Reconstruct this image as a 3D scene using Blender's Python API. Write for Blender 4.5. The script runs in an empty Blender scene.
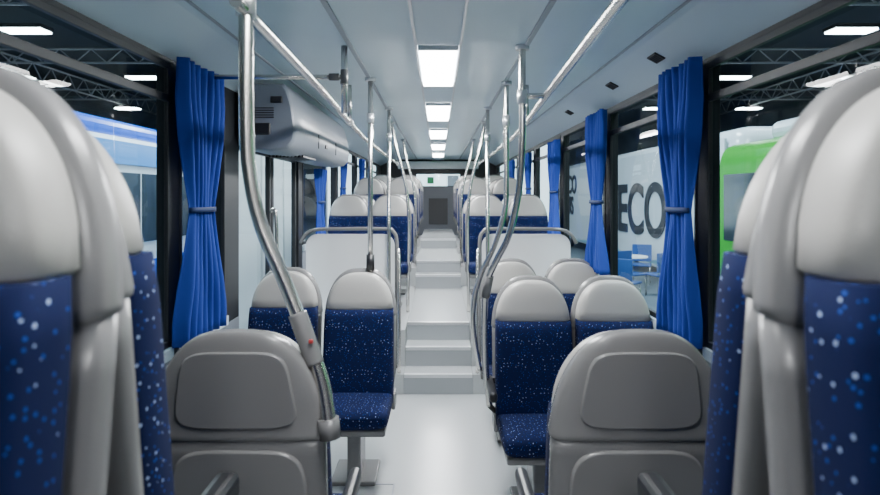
import bpy, bmesh, math, random
from mathutils import Vector, Matrix
random.seed(4)
scene=bpy.context.scene
C=bpy.context.collection

# ---------------------------------------------------------------- materials
def mat(name,col,rough=.5,metal=0.0,bump=0.0,bscale=60,coat=0.0,var=0.0):
    m=bpy.data.materials.new(name); m.use_nodes=True
    nt=m.node_tree; b=nt.nodes['Principled BSDF']
    b.inputs['Base Color'].default_value=(*col,1); b.inputs['Roughness'].default_value=rough
    b.inputs['Metallic'].default_value=metal
    if coat: b.inputs['Coat Weight'].default_value=coat; b.inputs['Coat Roughness'].default_value=.15
    tc=nt.nodes.new('ShaderNodeTexCoord')
    n=nt.nodes.new('ShaderNodeTexNoise'); n.inputs['Scale'].default_value=bscale
    nt.links.new(tc.outputs['Object'],n.inputs['Vector'])
    if bump:
        bp=nt.nodes.new('ShaderNodeBump'); bp.inputs['Strength'].default_value=bump; bp.inputs['Distance'].default_value=.002
        nt.links.new(n.outputs['Fac'],bp.inputs['Height']); nt.links.new(bp.outputs['Normal'],b.inputs['Normal'])
    if var:
        r=nt.nodes.new('ShaderNodeValToRGB')
        r.color_ramp.elements[0].color=(*[c*(1-var) for c in col],1); r.color_ramp.elements[1].color=(*[min(1,c*(1+var)) for c in col],1)
        r.color_ramp.elements[0].position=.35; r.color_ramp.elements[1].position=.65
        nt.links.new(n.outputs['Fac'],r.inputs['Fac']); nt.links.new(r.outputs['Color'],b.inputs['Base Color'])
    return m
def emis(name,col,s):
    m=bpy.data.materials.new(name); m.use_nodes=True; nt=m.node_tree; b=nt.nodes['Principled BSDF']
    b.inputs['Base Color'].default_value=(*col,1); b.inputs['Emission Color'].default_value=(*col,1); b.inputs['Emission Strength'].default_value=s
    return m
def fabric():
    m=bpy.data.materials.new('blue_dotted_fabric'); m.use_nodes=True; nt=m.node_tree; b=nt.nodes['Principled BSDF']
    b.inputs['Roughness'].default_value=.9
    b.inputs['Specular IOR Level'].default_value=.2
    tc=nt.nodes.new('ShaderNodeTexCoord')
    def dots(scale,th,rnd):
        v=nt.nodes.new('ShaderNodeTexVoronoi'); v.inputs['Scale'].default_value=scale; v.inputs['Randomness'].default_value=rnd
        nt.links.new(tc.outputs['Object'],v.inputs['Vector'])
        l=nt.nodes.new('ShaderNodeMath'); l.operation='LESS_THAN'; l.inputs[1].default_value=th
        nt.links.new(v.outputs['Distance'],l.inputs[0]); return l
    d1=dots(50,.135,.6); d2=dots(85,.2,.9)
    a=nt.nodes.new('ShaderNodeMixRGB'); a.inputs[1].default_value=(.0012,.0055,.040,1); a.inputs[2].default_value=(.006,.04,.24,1)
    nt.links.new(d2.outputs[0],a.inputs[0])
    c=nt.nodes.new('ShaderNodeMixRGB'); c.inputs[2].default_value=(.24,.32,.52,1)
    nt.links.new(d1.outputs[0],c.inputs[0]); nt.links.new(a.outputs[0],c.inputs[1]); nt.links.new(c.outputs[0],b.inputs['Base Color'])
    return m
def glass():
    m=bpy.data.materials.new('window_glass'); m.use_nodes=True; nt=m.node_tree
    for n in list(nt.nodes): nt.nodes.remove(n)
    o=nt.nodes.new('ShaderNodeOutputMaterial'); t=nt.nodes.new('ShaderNodeBsdfTransparent'); g=nt.nodes.new('ShaderNodeBsdfGlossy')
    t.inputs[0].default_value=(.80,.93,.95,1); g.inputs['Roughness'].default_value=.0
    f=nt.nodes.new('ShaderNodeLayerWeight'); f.inputs['Blend'].default_value=.5
    p=nt.nodes.new('ShaderNodeMath'); p.operation='POWER'; p.inputs[1].default_value=4
    q=nt.nodes.new('ShaderNodeMath'); q.operation='MULTIPLY_ADD'; q.inputs[1].default_value=.35; q.inputs[2].default_value=.04
    nt.links.new(f.outputs['Facing'],p.inputs[0]); nt.links.new(p.outputs[0],q.inputs[0])
    x=nt.nodes.new('ShaderNodeMixShader'); nt.links.new(q.outputs[0],x.inputs[0]); nt.links.new(t.outputs[0],x.inputs[1]); nt.links.new(g.outputs[0],x.inputs[2])
    nt.links.new(x.outputs[0],o.inputs[0]); return m
FAB=fabric(); GL=glass()
SHELL=mat('grey_seat_shell',(.160,.158,.160),.27,bump=.08,bscale=400)
SHELL2=mat('grey_seat_panel',(.195,.192,.192),.27,bump=.08,bscale=400)
LEA=mat('light_grey_leatherette',(.40,.39,.37),.4,bump=.15,bscale=250)
BLK=mat('black_plastic',(.012,.012,.014),.4)
DARK=mat('dark_frame_rubber',(.014,.016,.02),.5)
STEEL=mat('brushed_stainless',(.70,.675,.64),.27,1.0)
ALU=mat('aluminium_trim',(.6,.62,.64),.35,.8)
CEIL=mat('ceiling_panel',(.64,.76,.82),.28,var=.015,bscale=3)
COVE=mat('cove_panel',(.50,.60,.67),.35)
SEAM=mat('ceiling_seam',(.35,.38,.42),.5)
WALLM=mat('wall_panel_grey',(.20,.225,.26),.5,bump=.1,bscale=300)
BACKM=mat('rear_bulkhead_grey',(.085,.095,.115),.5)
FLOORM=mat('vinyl_floor',(.38,.40,.41),.22,bump=.12,bscale=350,var=.05)
RISER=mat('step_riser_vinyl',(.27,.29,.305),.35,bump=.1,bscale=350)
WHITE=mat('white_panel',(.82,.84,.86),.35)
BOXM=mat('door_gear_cover',(.21,.23,.265),.35)
CURT=mat('blue_curtain_cloth',(.002,.034,.27),.85,bump=.2,bscale=500)
CURT2=mat('curtain_tie_cloth',(.002,.018,.09),.7)
RED=mat('red_button',(.35,.03,.03),.4)
LAMP=emis('lamp_diffuser',(1,1,1),30)

# ---------------------------------------------------------------- mesh helpers
class B:
    def __init__(s,mats): s.bm=bmesh.new(); s.mats=mats
    def mi(s,m):
        if m not in s.mats: s.mats.append(m)
        return s.mats.index(m)
    def box(s,x0,x1,y0,y1,z0,z1,m,bev=0,M=None):
        b=bmesh.new(); bmesh.ops.create_cube(b,size=1)
        for v in b.verts: v.co=Vector(((x0+x1)/2+v.co.x*(x1-x0),(y0+y1)/2+v.co.y*(y1-y0),(z0+z1)/2+v.co.z*(z1-z0)))
        if bev: bmesh.ops.bevel(b,geom=b.edges[:],offset=bev,segments=3,affect='EDGES',profile=.5)
        if M is not None: bmesh.ops.transform(b,matrix=M,verts=b.verts)
        mi=s.mi(m); mp={}
        for v in b.verts: mp[v]=s.bm.verts.new(v.co)
        for f in b.faces:
            n=s.bm.faces.new([mp[v] for v in f.verts]); n.material_index=mi; n.smooth=False
        b.free()
    def loft(s,rings,m,cap=True,smooth=True,closed=True):
        mi=s.mi(m); R=[[s.bm.verts.new(p) for p in r] for r in rings]; n=len(R[0])
        for a,b in zip(R,R[1:]):
            for i in range(n if closed else n-1):
                j=(i+1)%n
                f=s.bm.faces.new((a[i],a[j],b[j],b[i])); f.material_index=mi; f.smooth=smooth
        if cap:
            for r in (R[0],R[-1]):
                f=s.bm.faces.new(r); f.material_index=mi; f.smooth=False
    def quad(s,pts,m):
        f=s.bm.faces.new([s.bm.verts.new(p) for p in pts]); f.material_index=s.mi(m)
    def tube(s,pts,r,m,n=12,sm=True,sub=6):
        P=[Vector(p) for p in pts]
        if sm and len(P)>2:
            Q=[]
            for i in range(len(P)-1):
                p0=P[max(i-1,0)];p1=P[i];p2=P[i+1];p3=P[min(i+2,len(P)-1)]
                for k in range(sub):
                    t=k/sub
                    Q.append(.5*((2*p1)+(-p0+p2)*t+(2*p0-5*p1+4*p2-p3)*t*t+(-p0+3*p1-3*p2+p3)*t**3))
            Q.append(P[-1]); P=Q
        up=None; rings=[]
        for i,p in enumerate(P):
            d=(P[min(i+1,len(P)-1)]-P[max(i-1,0)]).normalized()
            if up is None:
                up=d.cross(Vector((0,0,1)) if abs(d.z)<.9 else Vector((0,1,0))).normalized()
            up=(up-d*up.dot(d)).normalized(); q=d.cross(up)
            rings.append([p+r*(math.cos(a)*up+math.sin(a)*q) for a in [2*math.pi*k/n for k in range(n)]])
        s.loft(rings,m)
    def obj(s,name,loc=(0,0,0),rot=0,parent=None):
        bmesh.ops.recalc_face_normals(s.bm,faces=s.bm.faces)
        me=bpy.data.meshes.new(name); s.bm.to_mesh(me); s.bm.free()
        for m in s.mats: me.materials.append(m)
        o=bpy.data.objects.new(name,me); C.objects.link(o); o.location=loc; o.rotation_euler=(0,0,rot)
        if parent: o.parent=parent
        return o
def se(a,n):
    c,s_=math.cos(a),math.sin(a)
    return math.copysign(abs(c)**(2/n),c),math.copysign(abs(s_)**(2/n),s_)
def ringxy(hw,yc,ht,z,n=4,N=32,bol=0):
    r=[]
    for k in range(N):
        u,v=se(2*math.pi*k/N,n); y=yc+v*ht
        if bol and v<0: y-=bol*abs(u)**4*(-v)
        r.append((u*hw,y,z))
    return r

# ---------------------------------------------------------------- seat
def seat_mesh(arm,L=0.0):
    def rec(z): return .10*max(-.2,(z-L-.45))/.74
    b=B([FAB,SHELL,LEA]); z0=.37
    R=[]
    for i in range(12):
        z=z0+(.915+L-z0)*i/11; hw=.195+.03*min(1,i/4)
        R.append(ringxy(hw,rec(z)+.028,.03,z,4.5))
    b.loft(R,SHELL)
    R=[ringxy(.216,rec(.905+L)+.025,.03,.905+L,4.5),ringxy(.228,rec(.915+L)+.028,.036,.915+L,4.5)]
    for i in range(19):
        a=math.radians(88*i/18); n=3.3; t=math.sin(a)**(2/n)
        hw=.229*(1-.26*t**1.5)*math.cos(a)**(2/n); z=.925+L+.275*t
        R.append(ringxy(hw,rec(z)+.026,.036*(.35+.65*math.cos(a)**.6),z,4.5))
    b.loft(R,SHELL2)
    R=[]; pz=.41
    for i in range(14):
        t=i/13; z=pz+(.962+L-pz)*t; e=1-.25*(2*abs(t-.5))**10
        R.append(ringxy((.219-.006*t)*(.97+.03*e),rec(z)-.052,.060*e,z,4.5,bol=.022))
    b.loft(R,FAB)
    R=[ringxy(.18,rec(.95+L)-.03,.03,.952+L,4),ringxy(.2,rec(.96+L)-.036,.050,.96+L,4)]
    for i in range(17):
        a=math.radians(87*i/16); n=3.1; t=math.sin(a)**(2/n)
        hw=.208*(1-.24*t**1.5)*math.cos(a)**(2/n); z=.968+L+.212*t
        R.append(ringxy(hw,rec(z)-.036,.056*(.4+.6*math.cos(a)**.6),z,4,bol=.012*math.cos(a)))
    b.loft(R,LEA)
    def plate(z0,z1,hw,rt,off,m,sq=.97):
        pts=[]; N=40; zc=(z0+z1)/2; hz=(z1-z0)/2
        for k in range(N):
            u,v=se(2*math.pi*k/N,5)
            pts.append((u*hw*(1-rt*(v+1)/2),zc+v*hz))
        def rg(sc,o): return [(x*sc,rec(z)+.028+.03+o,zc+(z-zc)*sc) for x,z in pts]
        b.loft([rg(1.0,-.012),rg(1.0,off*.6),rg(sq,off)],m)
    plate(.945+L,1.15+L,.165,.2,.010,SHELL2)
    plate(.47,.885+L,.178,.0,.010,SHELL2)
    R=[]
    prof=[(.01,.0,.8),(-.0,.045,.96),(-.1,.052,1),(-.25,.055,1),(-.38,.055,1),(-.44,.052,.99),(-.465,.042,.97),(-.478,.02,.93)]
    for y,h,w in prof:
        h=max(h,.012); zc=.425+(.012*(-y/.45)); r=[]
        for k in range(28):
            u,v=se(2*math.pi*k/28,4); r.append((u*.215*w,y,zc+v*h+(.012*abs(u)**4 if v>0 else 0)))
        R.append(r)
    b.loft(R,FAB)
    b.box(-.2,.2,-.44,.03,.345,.385,SHELL,.012)
    b.box(-.04,.04,-.24,.0,.02,.35,SHELL,.015)
    b.box(-.13,.13,-.28,.02,.0,.025,SHELL,.008)
    for s in (-1,1): b.box(s*.216-.012,s*.216+.012,-.07,.05,.36,.46,SHELL,.01)
    if arm==2:
        for s in (-1,1): b.box(s*.19-.026,s*.19+.026,-.385,-.02,.615,.675,BLK,.018)
    elif arm:
        s=arm; x=s*.25
        b.box(x-.02,x+.02,-.30,.03,.60,.655,BLK,.018)
        b.box(x-.012,x+.012,-.03,.05,.5,.64,BLK,.01)
        b.box(min(s*.2,x),max(s*.2,x),0.0,.035,.61,.64,BLK)
    o=b.obj('bus_seat'); me=o.data; bpy.data.objects.remove(o); return me
SM={a:seat_mesh(a) for a in (0,1,-1)}; SM['tall']=seat_mesh(2,.2)
def seat(x,y,z,away=False,arm=0):
    if away and arm in (1,-1): arm=-arm
    o=bpy.data.objects.new('bus_seat',SM[arm]); C.objects.link(o); o.location=(x,y,z); o.rotation_euler=(0,0,math.pi if away else 0)
for s in (-1,1):
    a=-s
    seat(s*.585,.565,.425,False,'tall')
    seat(s*.625,.845,.425,True,'tall')
    seat(s*.522,1.655,.12,True,a);  seat(s*.98,1.655,.12,True,0)
seat(-.49,3.66,-.0); seat(-.975,3.72,0)
seat(.535,3.32,0,arm=-1); seat(.99,3.32,0)
seat(.53,4.25,0); seat(.985,4.25,0)
for s in (-1,1):
    for y,z in ((6.4,.48),(7.3,.48),(8.25,.72),(9.1,.72),(10.0,.82),(10.85,.82),(11.7,.82)):
        seat(s*.52,y,z); seat(s*.975,y,z)

# ---------------------------------------------------------------- room shell
YB=12.5; YF=-2.3
b=B([FLOORM,ALU])
b.box(-1.22,1.22,YF,4.95,-.05,0,FLOORM)
steps=[(4.95,.16),(5.22,.32),(5.5,.48),(7.5,.65),(7.8,.80),(9.6,.95)]
for i,(y,z) in enumerate(steps):
    y1=steps[i+1][0] if i+1<len(steps) else YB
    b.box(-.29,.29,y,y1,-.05,z,FLOORM)
    b.box(-.288,.288,y-.003,y,(steps[i-1][1] if i else 0),z-.02,RISER)
    b.box(-.285,.285,y-.008,y+.04,z-.022,z+.005,ALU)
for s in (-1,1):
    x0,x1=(.292,1.22) if s>0 else (-1.22,-.292)
    b.box(x0,x1,5.2,7.72,-.05,.48,FLOORM); b.box(x0,x1,7.72,9.5,-.05,.72,FLOORM); b.box(x0,x1,9.5,YB,-.05,.82,FLOORM)
    b.box(x0,x1,4.95+.0,5.2,-.05,.16,FLOORM)
b.obj('floor')
b=B([ALU,FLOORM])
for x0,x1,y0,y1 in ((-.72,-.25,3.02,3.03),(-.72,-.25,3.4,3.41),(-.72,-.71,3.02,3.41),(-.26,-.25,3.02,3.41)):
    b.box(x0,x1,y0,y1,0,.003,BOXM)
b.obj('floor_hatch_trim')
for s in (-1,1):
    b=B([WALLM,ALU]); x0,x1=(.38,1.185) if s>0 else (-1.185,-.38)
    b.box(x0,x1,.02,1.36,0.0,.425,WALLM,.02); b.obj('wheel_arch_box')
    b=B([WALLM]); b.box(x0-.05*(s>0),x1+.05*(s<0),1.38,2.25,0,.12,WALLM,.01); b.obj('seat_plinth')

b=B([CEIL,COVE,ALU])
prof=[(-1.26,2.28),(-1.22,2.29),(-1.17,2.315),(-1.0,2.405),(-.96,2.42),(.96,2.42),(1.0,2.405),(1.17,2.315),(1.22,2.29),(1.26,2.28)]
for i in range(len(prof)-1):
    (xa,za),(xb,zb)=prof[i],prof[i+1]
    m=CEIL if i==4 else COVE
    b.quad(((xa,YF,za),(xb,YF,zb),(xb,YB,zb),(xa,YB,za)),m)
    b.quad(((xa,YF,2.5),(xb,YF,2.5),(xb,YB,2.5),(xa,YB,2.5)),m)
b.obj('ceiling')
k=1
for x in (-.96,-.44,.44,.96):
    b=B([SEAM]); w=.012 if abs(x)<.5 else .006; b.box(x-w,x+w,YF,YB,2.410,2.42,SEAM,.002); b.obj('trim_%d'%k); k+=1

ZH=2.27
def sill(y): return .98 if y<5.3 else 1.22
def side(s,wins,door=None):
    b=B([WALLM,DARK,COVE]) 
    def bx(xi,xo,*r,**k):
        x0,x1=sorted((s*xi,s*xo)); b.box(x0,x1,*r,**k)
    bx(1.22,1.28,YF,YB,ZH,2.5,DARK)
    prev=YF
    for (y0,y1) in sorted(wins+([door] if door else [])):
        if y0>prev: bx(1.22,1.28,prev,y0,.0,ZH,DARK); 
        isd=(door is not None and (y0,y1)==door)
        if isd: bx(1.22,1.28,y0,y1,2.02,ZH,DARK)
        else:
            bx(1.22,1.28,y0,y1,0,sill(y0),WALLM); bx(1.2,1.22,y0,y1,sill(y0)-.05,sill(y0)-.0,COVE)
        prev=y1
    bx(1.22,1.28,prev,YB,0,ZH,DARK)
    bx(1.215,1.22,YF,door[0] if door else YB,0,.93,WALLM)
    if door: bx(1.215,1.22,door[1],YB,0,.93,WALLM)
    b.obj('wall_left' if s<0 else 'wall_right')
WL=[(-1.9,-.2),(-.05,2.68),(2.78,3.38),(5.3,7.0),(7.15,8.7),(8.85,10.4),(10.55,12.1)]
WR=[(-1.9,-.2),(-.05,2.68),(2.78,4.2),(4.3,5.75),(5.87,7.4),(7.52,9.0),(9.15,10.6),(10.75,12.2)]
DOOR=(3.6,5.15)
side(-1,WL,DOOR); side(1,WR)
wn=1
for s,W in ((-1,WL),(1,WR)):
    for y0,y1 in W:
        b=B([DARK,GL]); z0=sill(y0); z1=ZH
        def bx(xi,xo,*r,bev=0):
            x0,x1=sorted((s*xi,s*xo)); b.box(x0,x1,*r,bev)
        bx(1.215,1.235,y0,y0+.025,z0,z1,DARK,bev=.004); bx(1.215,1.235,y1-.025,y1,z0,z1,DARK,bev=.004)
        bx(1.215,1.235,y0,y1,z0,z0+.03,DARK,bev=.004); bx(1.215,1.235,y0,y1,z1-.03,z1,DARK,bev=.004)
        bx(1.215,1.235,y0,y1,2.09,2.125,DARK,bev=.004)
        b.quad(((s*1.245,y0,z0),(s*1.245,y1,z0),(s*1.245,y1,z1),(s*1.245,y0,z1)),GL)
        b.obj('window_%d'%wn); wn+=1
b=B([DARK,GL,STEEL,RED])
for y0,y1 in ((3.61,4.37),(4.39,5.14)):
    b.box(-1.27,-1.235,y0,y0+.05,.02,2.01,DARK,.006); b.box(-1.27,-1.235,y1-.05,y1,.02,2.01,DARK,.006)
    b.box(-1.27,-1.235,y0,y1,.02,.12,DARK,.006); b.box(-1.27,-1.235,y0,y1,1.95,2.01,DARK,.006)
    b.quad(((-1.25,y0,.1),(-1.25,y1,.1),(-1.25,y1,1.95),(-1.25,y0,1.95)),GL)
b.tube([(-1.235,4.33,.8),(-1.19,4.33,.85),(-1.19,4.33,1.5),(-1.235,4.33,1.55)],.014,STEEL,8)
b.obj('door_1')
b=B([BACKM,WHITE,DARK])
b.box(-1.28,1.28,YB,YB+.06,0,1.84,BACKM); b.box(-1.28,-.48,YB,YB+.06,1.84,2.13,DARK); b.box(.48,1.28,YB,YB+.06,1.84,2.13,DARK)
b.box(-1.28,1.28,YB,YB+.06,2.13,2.5,DARK); b.box(-.85,.85,YB-.1,YB,2.22,2.38,WHITE,.02)
b.box(-.2,.2,YB-.02,YB,1.05,1.6,DARK,.005)
b.obj('wall_back')
b=B([DARK,GL]); b.box(-.48,.48,YB,YB+.04,1.84,1.86,DARK); b.box(-.48,.48,YB,YB+.04,2.11,2.13,DARK); b.box(-.48,-.46,YB,YB+.04,1.84,2.13,DARK);b.box(.46,.48,YB,YB+.04,1.84,2.13,DARK)
b.quad(((-.48,YB+.03,1.84),(.48,YB+.03,1.84),(.48,YB+.03,2.13),(-.48,YB+.03,2.13)),GL)
b.obj('window_%d'%wn); wn+=1
b=B([WALLM,DARK]); b.box(-1.28,1.28,YF-.06,YF,0,.95,WALLM); b.box(-1.28,1.28,YF-.06,YF,2.2,2.5,DARK); b.box(-1.28,-1.18,YF-.06,YF,.95,2.2,DARK); b.box(1.18,1.28,YF-.06,YF,.95,2.2,DARK)
b.obj('wall_front')

# ---------------------------------------------------------------- lamps
b=B([COVE,ALU])
b.box(-.105,.105,YF+.05,YB-.15,2.402,2.418,COVE,.004)
for x in (-.108,.108): b.box(x-.006,x+.006,YF+.05,YB-.15,2.392,2.418,ALU)
b.obj('lamp_channel')
for y0,e in ((-1.6,15),(.5,16),(2.9,48),(4.7,48),(6.5,46),(8.3,38),(10.1,26)):
    b=B([LAMP,WHITE]); b.box(-.095,.095,y0,y0+.95,2.378,2.40,LAMP,.009); b.box(-.1,.1,y0-.03,y0,2.378,2.40,WHITE,.004); b.box(-.1,.1,y0+.95,y0+.98,2.378,2.40,WHITE,.004)
    o=b.obj('ceiling_lamp')
    l=bpy.data.lights.new('lamp_light','AREA'); l.shape='RECTANGLE'; l.size=.17; l.size_y=.9; l.energy=e; l.color=(.95,.98,1)
    lo=bpy.data.objects.new('lamp_light',l); C.objects.link(lo); lo.parent=o; lo.location=(0,y0+.475,2.37)

# ---------------------------------------------------------------- door gear cover box
b=B([BOXM,BLK])
def prof_ring(y,sc=1):
    pts=[(-1.2,1.97),(-1.18,1.95),(-1.0,1.93),(-.9,1.945),(-.86,1.99),(-.85,2.06),(-.87,2.2),(-.9,2.3),(-.93,2.34),(-1.1,2.34),(-1.2,2.28)]
    cx,cz=-1.05,2.15
    return [(cx+(x-cx)*sc,y,cz+(z-cz)*sc) for x,z in pts]
b.loft([prof_ring(3.52,.93),prof_ring(3.545,1),prof_ring(5.62,1),prof_ring(5.65,.93)],BOXM)
b.box(-1.12,-1.0,3.508,3.53,2.03,2.1,BLK,.008)
b.box(-1.0,-.93,3.51,3.53,2.22,2.26,BLK,.005)
for yy in (4.2,4.9): b.box(-.853,-.848,yy,yy+.006,2.0,2.1,BLK)
b.box(-.858,-.845,4.45,4.52,2.02,2.05,BLK,.004)
for i in range(10): b.box(-1.15+.025*i,-1.14+.025*i,4.0,4.4,1.925,1.94,BLK)
for i in range(5): b.box(-1.14,-.98,3.515,3.535,2.13+.014*i,2.136+.014*i,BLK)
b.obj('door_mechanism_cover')

# ---------------------------------------------------------------- curtains
def curtain(s,yc,hw,z0,z1,tie,pinch=.5,x=1.145):
    b=B([CURT,CURT2]); N=96; nf=7; L=30; rows=[]
    ph=random.random()*6
    for j in range(L+1):
        z=z1+(z0-z1)*j/L
        d=abs(z-tie); w=hw*(pinch+(1-pinch)*min(1,(d/.5))**1.1)
        amp=.030*(.4+.6*min(1,d/.35))
        row=[]
        for i in range(N+1):
            t=-1+2*i/N
            y=yc+w*t
            xx=x+amp*math.sin(t*math.pi*nf+.8*math.sin(z*2.3+ph)+.9*math.sin(3*t+ph))+.008*math.sin(5*t+7*z)
            row.append((s*xx,y+.012*math.sin(z*6+t*5+ph),z))
        rows.append(row)
    b.loft(rows,CURT,cap=False,closed=False)
    r=[]
    for zz in (tie-.012,tie+.012):
        r.append([(s*(x+.040*math.sin(a)),yc+(hw*pinch+.01)*math.cos(a),zz) for a in [2*math.pi*k/24 for k in range(24)]])
    b.loft(r,CURT2,cap=False)
    o=b.obj('window_curtain')
    md=o.modifiers.new('thick','SOLIDIFY'); md.thickness=.004
curtain(-1,2.87,.26,.99,2.28,1.6); curtain(1,2.82,.23,.99,2.28,1.6)
curtain(1,4.28,.24,1.12,2.26,1.62); curtain(1,5.85,.24,1.25,2.2,1.7)
curtain(-1,5.75,.22,1.25,1.92,1.6); curtain(1,7.5,.2,1.25,2.2,1.75); curtain(-1,7.1,.2,1.25,2.2,1.75)
curtain(-1,8.8,.2,1.25,2.2,1.75); curtain(1,9.1,.2,1.25,2.2,1.75)

# ---------------------------------------------------------------- partitions
for s in (-1,1):
    b=B([WHITE,STEEL,ALU]); xo=1.15; xi=.36
    def rr(x0,x1,z0,z1,r,y):
        pts=[(x0,z0),(x1,z0)]
        for k in range(7):
            a=math.pi/2*k/6; pts.append((x1-r+r*math.cos(a),z1-r+r*math.sin(a)))
        for k in range(7):
            a=math.pi/2+math.pi/2*k/6; pts.append((x0+r+r*math.cos(a),z1-r+r*math.sin(a)))
        return [(s*x,y,z) for x,z in pts]
    b.loft([rr(xi+.02,xo,.18,1.33,.1,5.13),rr(xi+.02,xo,.18,1.33,.1,5.15)],WHITE,smooth=False)
    b.tube([(s*xi,5.12,.17),(s*xi,5.12,1.0),(s*xi,5.12,1.27),(s*(xi+.03),5.12,1.35),(s*(xi+.1),5.12,1.375),(s*.8,5.12,1.375),(s*(xo-.05),5.12,1.36),(s*1.2,5.12,1.25)],.016,SHELL,10)
    b.tube([(s*.33,4.97,.17),(s*.33,4.99,.7),(s*.335,5.06,1.1),(s*.345,5.11,1.2)],.015,STEEL,10)
    b.obj('stair_partition')

# ---------------------------------------------------------------- poles
def clamp(b,p,ax='z',r=.028,l=.05,m=None):
    m=m or ALU; x,y,z=p
    d={'z':(0,0,l),'y':(0,l,0),'x':(l,0,0)}[ax]
    b.tube([(x-d[0],y-d[1],z-d[2]),(x+d[0],y+d[1],z+d[2])],r,m,14)
def pole(pts,r=.0175,clamps=(),sm=True):
    b=B([STEEL,BLK,ALU,RED]); b.tube(pts,r,STEEL,14,sm)
    if abs(pts[0][2]-2.415)<.02:
        x,y,z=pts[0]; b.tube([(x,y,2.395),(x,y,2.418)],.035,ALU,16)
    for c in clamps: clamp(b,*c)
    return b
T=2.415
b=pole([(-.515,1.58,T),(-.515,1.58,2.1),(-.513,1.58,1.85),(-.505,1.58,1.73),(-.475,1.58,1.59),(-.41,1.575,1.44),(-.36,1.565,1.32),(-.305,1.55,1.18),(-.282,1.53,1.07)],.0195,[((-.515,1.58,2.19),'z',.027,.04)])
b.tube([(-.375,1.57,1.355),(-.345,1.56,1.28),(-.325,1.555,1.225)],.025,SHELL,14)
b.box(-.336,-.324,1.525,1.535,1.285,1.296,RED,.003)
b.tube([(-.286,1.533,1.09),(-.279,1.53,1.04)],.028,SHELL,14); b.tube([(-.282,1.53,1.06),(-.31,1.58,1.055)],.016,BLK,10)
b.obj('grab_pole')
b=pole([(.42,2.95,T),(.42,2.95,2.2),(.42,2.95,1.95),(.405,2.97,1.69),(.36,3.0,1.47),(.30,3.05,1.33),(.257,3.12,1.2),(.25,3.2,1.0),(.258,3.25,.75),(.285,3.28,.5)],.0175,[((.42,2.95,2.16),'z',.025,.035)])
b.tube([(.27,3.1,1.245),(.252,3.14,1.13)],.023,SHELL,12); b.tube([(.285,3.28,.5),(.34,3.3,.44)],.015,BLK,8)
b.obj('grab_pole')
b=pole([(.45,3.9,T),(.45,3.9,2.1),(.45,3.9,1.75),(.44,3.9,1.57),(.376,3.92,1.34),(.3,3.95,1.17),(.245,4.0,.98),(.24,4.05,.75),(.29,4.12,.45)],.0175,[((.45,3.9,2.16),'z',.025,.035)])
b.tube([(.29,4.12,.46),(.34,4.15,.44)],.015,BLK,8); b.obj('grab_pole')
for x,y,z in ((.42,5.02,.16),(-.42,5.02,.16)):
    pole([(x,y,T),(x,y,z)],.0165,[((x,y,2.16),'z',.024,.03)]).obj('grab_pole')
b=pole([(-.433,3.765,T),(-.433,3.765,1.17)],.0165,[((-.433,3.765,2.16),'z',.024,.03)],False)
b.tube([(-.433,3.765,1.29),(-.433,3.765,1.19)],.026,BLK,12); b.obj('grab_pole')
for s in (-1,1):
    for y in (6.0,7.9):
        z=.48 if y<7 else .72
        b=pole([(s*.47,y,T),(s*.44,y,2.2),(s*.37,y,1.95),(s*.32,y,1.7),(s*.3,y,1.4),(s*.3,y,1.1),(s*.31,y,z+.0)],.016); b.obj('grab_pole')
b=pole([(-.515,1.5,2.165),(-.56,3.0,2.165),(-.62,4.4,2.165),(-.65,5.7,2.165),(-.65,9.5,2.165)],.0175)
for x,y in ((-.60,4.0),(-.65,5.8),(-.65,7.6),(-.65,9.4)): b.tube([(x,y,2.16),(x,y,T)],.014,STEEL,8); clamp(b,(x,y,2.165),'y',.024,.03)
b.obj('overhead_handrail')
b=pole([(.42,.5,2.165),(.46,1.45,2.165),(.54,2.95,2.165),(.62,4.4,2.165),(.65,5.7,2.165),(.65,9.5,2.165)],.0175)
for x,y in ((.43,.7),(.60,4.0),(.65,5.8),(.65,7.6),(.65,9.4)): b.tube([(x,y,2.16),(x,y,T)],.014,STEEL,8); clamp(b,(x,y,2.165),'y',.024,.03)
b.tube([(.42,2.95,2.165),(.54,2.95,2.165)],.015,STEEL,8); b.obj('overhead_handrail')
b=pole([(-1.2,2.95,2.26),(-.47,2.95,2.26)],.012,[((-.47,2.95,2.26),'z',.02,.035,SHELL),((-.52,2.95,2.26),'x',.018,.025,SHELL)])
b.tube([(-.47,2.95,T),(-.47,2.95,2.08)],.016,STEEL,10); b.obj('cross_bar_handle')

for y in (2.95,3.7,1.9,4.9):
    b=B([BLK,DARK])
    M=Matrix.Translation((1.09,y,2.357))@Matrix.Rotation(math.radians(27.9),4,'Y')
    b.box(-.03,.03,-.055,.055,-.008,.004,BLK,.003,M)
    for i in range(4): b.box(-.022,.022,-.04+.022*i,-.032+.022*i,-.012,-.006,DARK,0,M)
    b.obj('air_vent')

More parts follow.
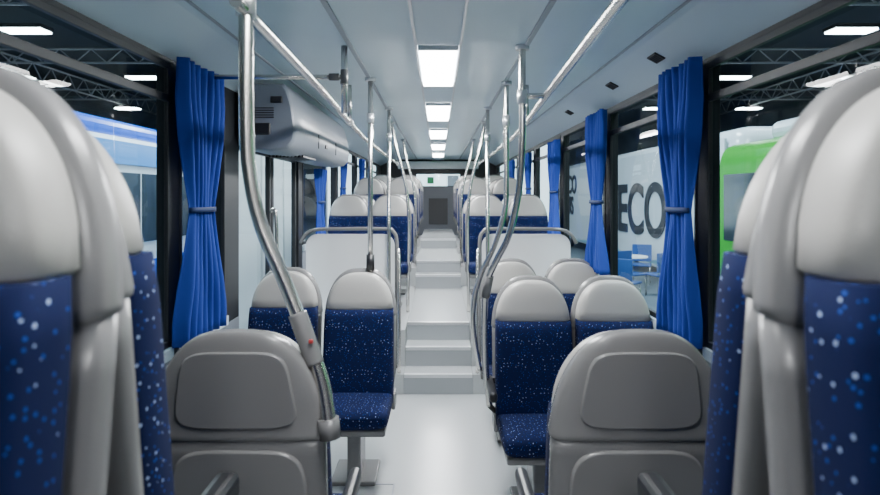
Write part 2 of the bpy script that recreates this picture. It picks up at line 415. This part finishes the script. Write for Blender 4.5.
# ---------------------------------------------------------------- exhibition hall
HW=mat('hall_dark_wall',(.10,.13,.16),.8,var=.3,bscale=.5); HF=mat('hall_floor',(.16,.20,.24),.3,var=.1,bscale=1)
HR=mat('hall_dark_roof',(.035,.045,.055),.9); TR=mat('truss_steel',(.35,.37,.4),.5,.3)
b=B([HF]); b.box(-32,32,-20,50,-.5,-.4,HF); b.obj('hall_floor')
b=B([HW,HR]); b.box(-32,-31.8,-20,50,-.4,10,HW); b.box(31.8,32,-20,50,-.4,10,HW); b.box(-32,32,49.8,50,-.4,10,HW); b.box(-32,32,-20,-19.8,-.4,10,HW); b.obj('hall_walls')
b=B([HR]); b.box(-32,32,-20,50,10,10.2,HR); b.obj('hall_roof')
b=B([TR])
for s in (-1,1):
    for x in (5,12,20):
        X=s*x
        for dz in (7.4,8.2): b.tube([(X,-15,dz),(X,48,dz)],.05,TR,6)
        for i in range(45):
            y=-15+1.4*i; b.tube([(X,y,7.4),(X,y+.7,8.2),(X,y+1.4,7.4)],.03,TR,5,False)
for y in (2,10,18,26,36):
    for dz in (7.5,8.1): b.tube([(-30,y,dz),(30,y,dz)],.05,TR,6)
    for i in range(42):
        x=-30+1.4*i; b.tube([(x,y,7.5),(x+.7,y,8.1),(x+1.4,y,7.5)],.03,TR,5,False)
b.obj('roof_truss')
HL=emis('hall_lamp_glow',(.95,1,1),30)
b=B([HL,BLK])
for x in (-26,-20,-14,-8,8,14,20,26):
    for y in (4,12,20,28,38):
        b.box(x-.7,x+.7,y-.3,y+.3,7.2,7.26,HL); b.box(x-.75,x+.75,y-.35,y+.35,7.26,7.4,BLK)
b.obj('hall_lamps')
for x,y,e in ((-2.6,3,700),(-2.8,9,1300),(2.8,3,650),(3,11,600),(0,20,700),(10,10,900),(-10,14,900),(-18,28,1200),(18,28,1200)):  # fill lights added to brighten the parked buses and hall, not actual fixtures
    l=bpy.data.lights.new('hall_fill','AREA'); l.size=1.6; l.energy=e; l.color=(.86,.95,1)
    lo=bpy.data.objects.new('hall_fill_light',l); C.objects.link(lo); lo.location=(x,y,6.9)

def parked_bus(x0,x1,y0,y1,body,band,ztop=2.75,roof=None,top=None):
    W=mat('coach_window',(.02,.035,.05),.12); b=B([body,band,W,BLK])
    def rg(y,ins=0):
        r=[]; cx=(x0+x1)/2; hw=(x1-x0)/2-ins; zc=(ztop-.1)/2; hz=(ztop+.1)/2-ins
        for k in range(48):
            u,v=se(2*math.pi*k/48+.001,9); r.append((cx+u*hw,y,zc+v*hz))
        return r
    b.loft([rg(y0,.25),rg(y0+.06,.1),rg(y0+.25,0),rg(y1-.2,0),rg(y1,.15)],body)
    for X,sg in ((x0,-1),(x1,1)):
        a,c=sorted((X,X+sg*.012))
        n=max(2,int((y1-y0-.6)/1.6)); st=(y1-y0-.6)/n
        for i in range(n): b.box(a,c,y0+.3+i*st,y0+.3+(i+1)*st-.06,1.05,1.95,W)
        b.box(a,c,y0+.3,y1-.3,-.05,.8,band)
        if top: b.box(a,c,y0+.3,y1-.3,2.05,ztop-.12,top)
        for wy in (y0+1.8,y1-2.6):
            b.tube([(X-.12,wy,.1),(X+.02*sg,wy,.1)] if sg>0 else [(X+.12,wy,.1),(X-.02,wy,.1)],.48,BLK,28)
    b.box(x0+.2,x1-.2,y0-.012,y0+.1,.95,2.25,W,.04)
    b.box(x0+.5,x1-.5,y0-.012,y0+.05,2.32,2.45,BLK,.02)
    b.box(x0+.15,x1-.15,y0-.02,y0+.1,.0,.35,band,.03)
    for X in (x0+.35,x1-.35): b.box(X-.2,X+.2,y0-.03,y0+.1,.42,.58,WHITE,.03)
    if roof: b.box(x0+.25,x1-.25,y0+.6,y1-1,ztop-.05,ztop+.2,roof,.1)
    return b.obj('parked_bus')
WB=mat('white_coach_paint',(.62,.70,.78),.25,coat=.4); BB=mat('blue_coach_paint',(.005,.10,.62),.25,coat=.4); GB=mat('green_coach_paint',(.008,.42,.012),.3,coat=.4)
LB=mat('pale_blue_coach_paint',(.06,.30,.75),.25,coat=.4)
parked_bus(-6.4,-3.9,4.0,15,WB,BB,2.45,BB,LB)
parked_bus(3.95,6.45,1.5,8.5,GB,GB,2.40,WB)
o=parked_bus(5.2,7.7,10.3,26,WB,WB,2.9)
LET=mat('black_lettering',(.03,.035,.045),.4); TEAL=mat('teal_wave_paint',(.10,.32,.42),.4)
b=B([WB,TEAL]); b.box(5.14,5.19,10.6,25,.0,2.7,WB,.01)
for i in range(28):
    y=10.7+.5*i; z=.15+.12*math.sin(i*.5)
    b.quad(((5.135,y,.02),(5.135,y+.5,.02),(5.135,y+.5,.15+.12*math.sin((i+1)*.5)),(5.135,y,z)),TEAL)
w=b.obj('side_wrap'); w.parent=o
def txt(s,size,x,y,z):
    cu=bpy.data.curves.new('lettering','FONT'); cu.body=s; cu.size=size; cu.extrude=.01; cu.offset=size*.02
    t=bpy.data.objects.new('lettering',cu); C.objects.link(t); cu.materials.append(LET)
    t.matrix_world=Matrix(((0,0,-1,x),(-1,0,0,y),(0,1,0,z),(0,0,0,1)))
    t.parent=o
txt('IVECO',1.8,5.12,18.4,.7); txt('IVECO',.95,5.12,24.6,1.75); txt('BUS',.95,5.12,24.0,.95)
b=B([WHITE,ALU]); b.box(-3.0,-2.94,8.4,12.6,-.4,2.35,WHITE,.01)
for y in (8.4,9.8,11.2,12.6): b.box(-3.03,-2.92,y-.03,y+.03,-.4,2.38,ALU)
b.obj('display_wall')
GLOW=emis('rear_glow_face',(.85,.95,1),1.3); GR=mat('green_sign_face',(.01,.12,.04),.5)  # glowing panel added beyond the rear window so its glass looks white
b=B([GLOW,GR,ALU]); b.box(-3,3,16,16.1,.8,3.2,GLOW); b.box(-3.05,3.05,16.02,16.15,.7,3.3,ALU); b.box(-.3,-.12,15.97,16.0,1.98,2.16,GR)
b.box(.25,.55,15.97,16.0,1.9,2.2,BOXM)
for x in (-2.5,2.5): b.box(x-.05,x+.05,16.02,16.12,-.4,.8,ALU)
b.obj('rear_glow_panel')
SB=[mat('stand_white',(.7,.72,.74),.6),mat('stand_blue',(.05,.18,.5),.6),mat('stand_grey',(.3,.33,.36),.6)]
for x,y,w_,h,c in ((-13,22,5,3.5,0),(-19,30,6,4.5,1),(-14,36,5,4,2),(-22,18,4,4,0),(14,24,5,4,0),(20,32,6,4.5,1),(13,36,4,3.5,2),(22,18,4,4,0),(-9,30,3,3,0)):
    b=B([SB[c],ALU,BLK]); m=SB[c]
    b.box(-w_/2,w_/2,.9,1,0,h,m); b.box(-w_/2,-w_/2+.1,-1,1,0,h,m); b.box(w_/2-.1,w_/2,-1,1,0,h,m); b.box(-w_/2,w_/2,-1,-.85,h-.6,h,SB[(c+1)%3]); b.box(-.8,.8,-.6,-.1,0,1.1,SB[0],.02)
    b.obj('exhibition_stand',(x,y,-.4))

BC=mat('blue_chair_plastic',(.02,.08,.28),.4)
for x,y,r in ((4.0,12.2,.5),(4.75,13.8,-.4),(3.5,11.0,2.4),(4.55,12.1,3.4)):
    b=B([BC,STEEL]) 
    b.box(-.22,.22,-.22,.22,.42,.46,BC,.015); b.box(-.22,.22,.19,.23,.5,.9,BC,.015)
    for sx in (-.19,.19):
        b.tube([(sx,-.19,0),(sx,-.19,.43)],.012,STEEL,6); b.tube([(sx,.2,0),(sx,.21,.88)],.012,STEEL,6)
    b.obj('visitor_chair',(x,y,-.4),r)
b=B([WHITE,STEEL]); b.tube([(0,0,.7),(0,0,.73)],.4,WHITE,28); b.tube([(0,0,0),(0,0,.7)],.03,STEEL,10); b.tube([(0,0,0),(0,0,.02)],.25,STEEL,20); b.obj('bistro_table',(4.2,13.0,-.4))

w=bpy.data.worlds.new('World'); scene.world=w; w.use_nodes=True
w.node_tree.nodes['Background'].inputs[0].default_value=(.6,.7,.8,1); w.node_tree.nodes['Background'].inputs[1].default_value=.3
cam=bpy.data.cameras.new('Camera'); co=bpy.data.objects.new('Camera',cam); C.objects.link(co); scene.camera=co
co.location=(.0,0,1.67); co.rotation_euler=(math.pi/2,0,0)
cam.sensor_width=36; cam.lens=590/880*36; cam.shift_y=-52.5/880; cam.shift_x=.002; cam.clip_start=.02; cam.clip_end=200
cam.dof.use_dof=True; cam.dof.focus_distance=4.0; cam.dof.aperture_fstop=4.0
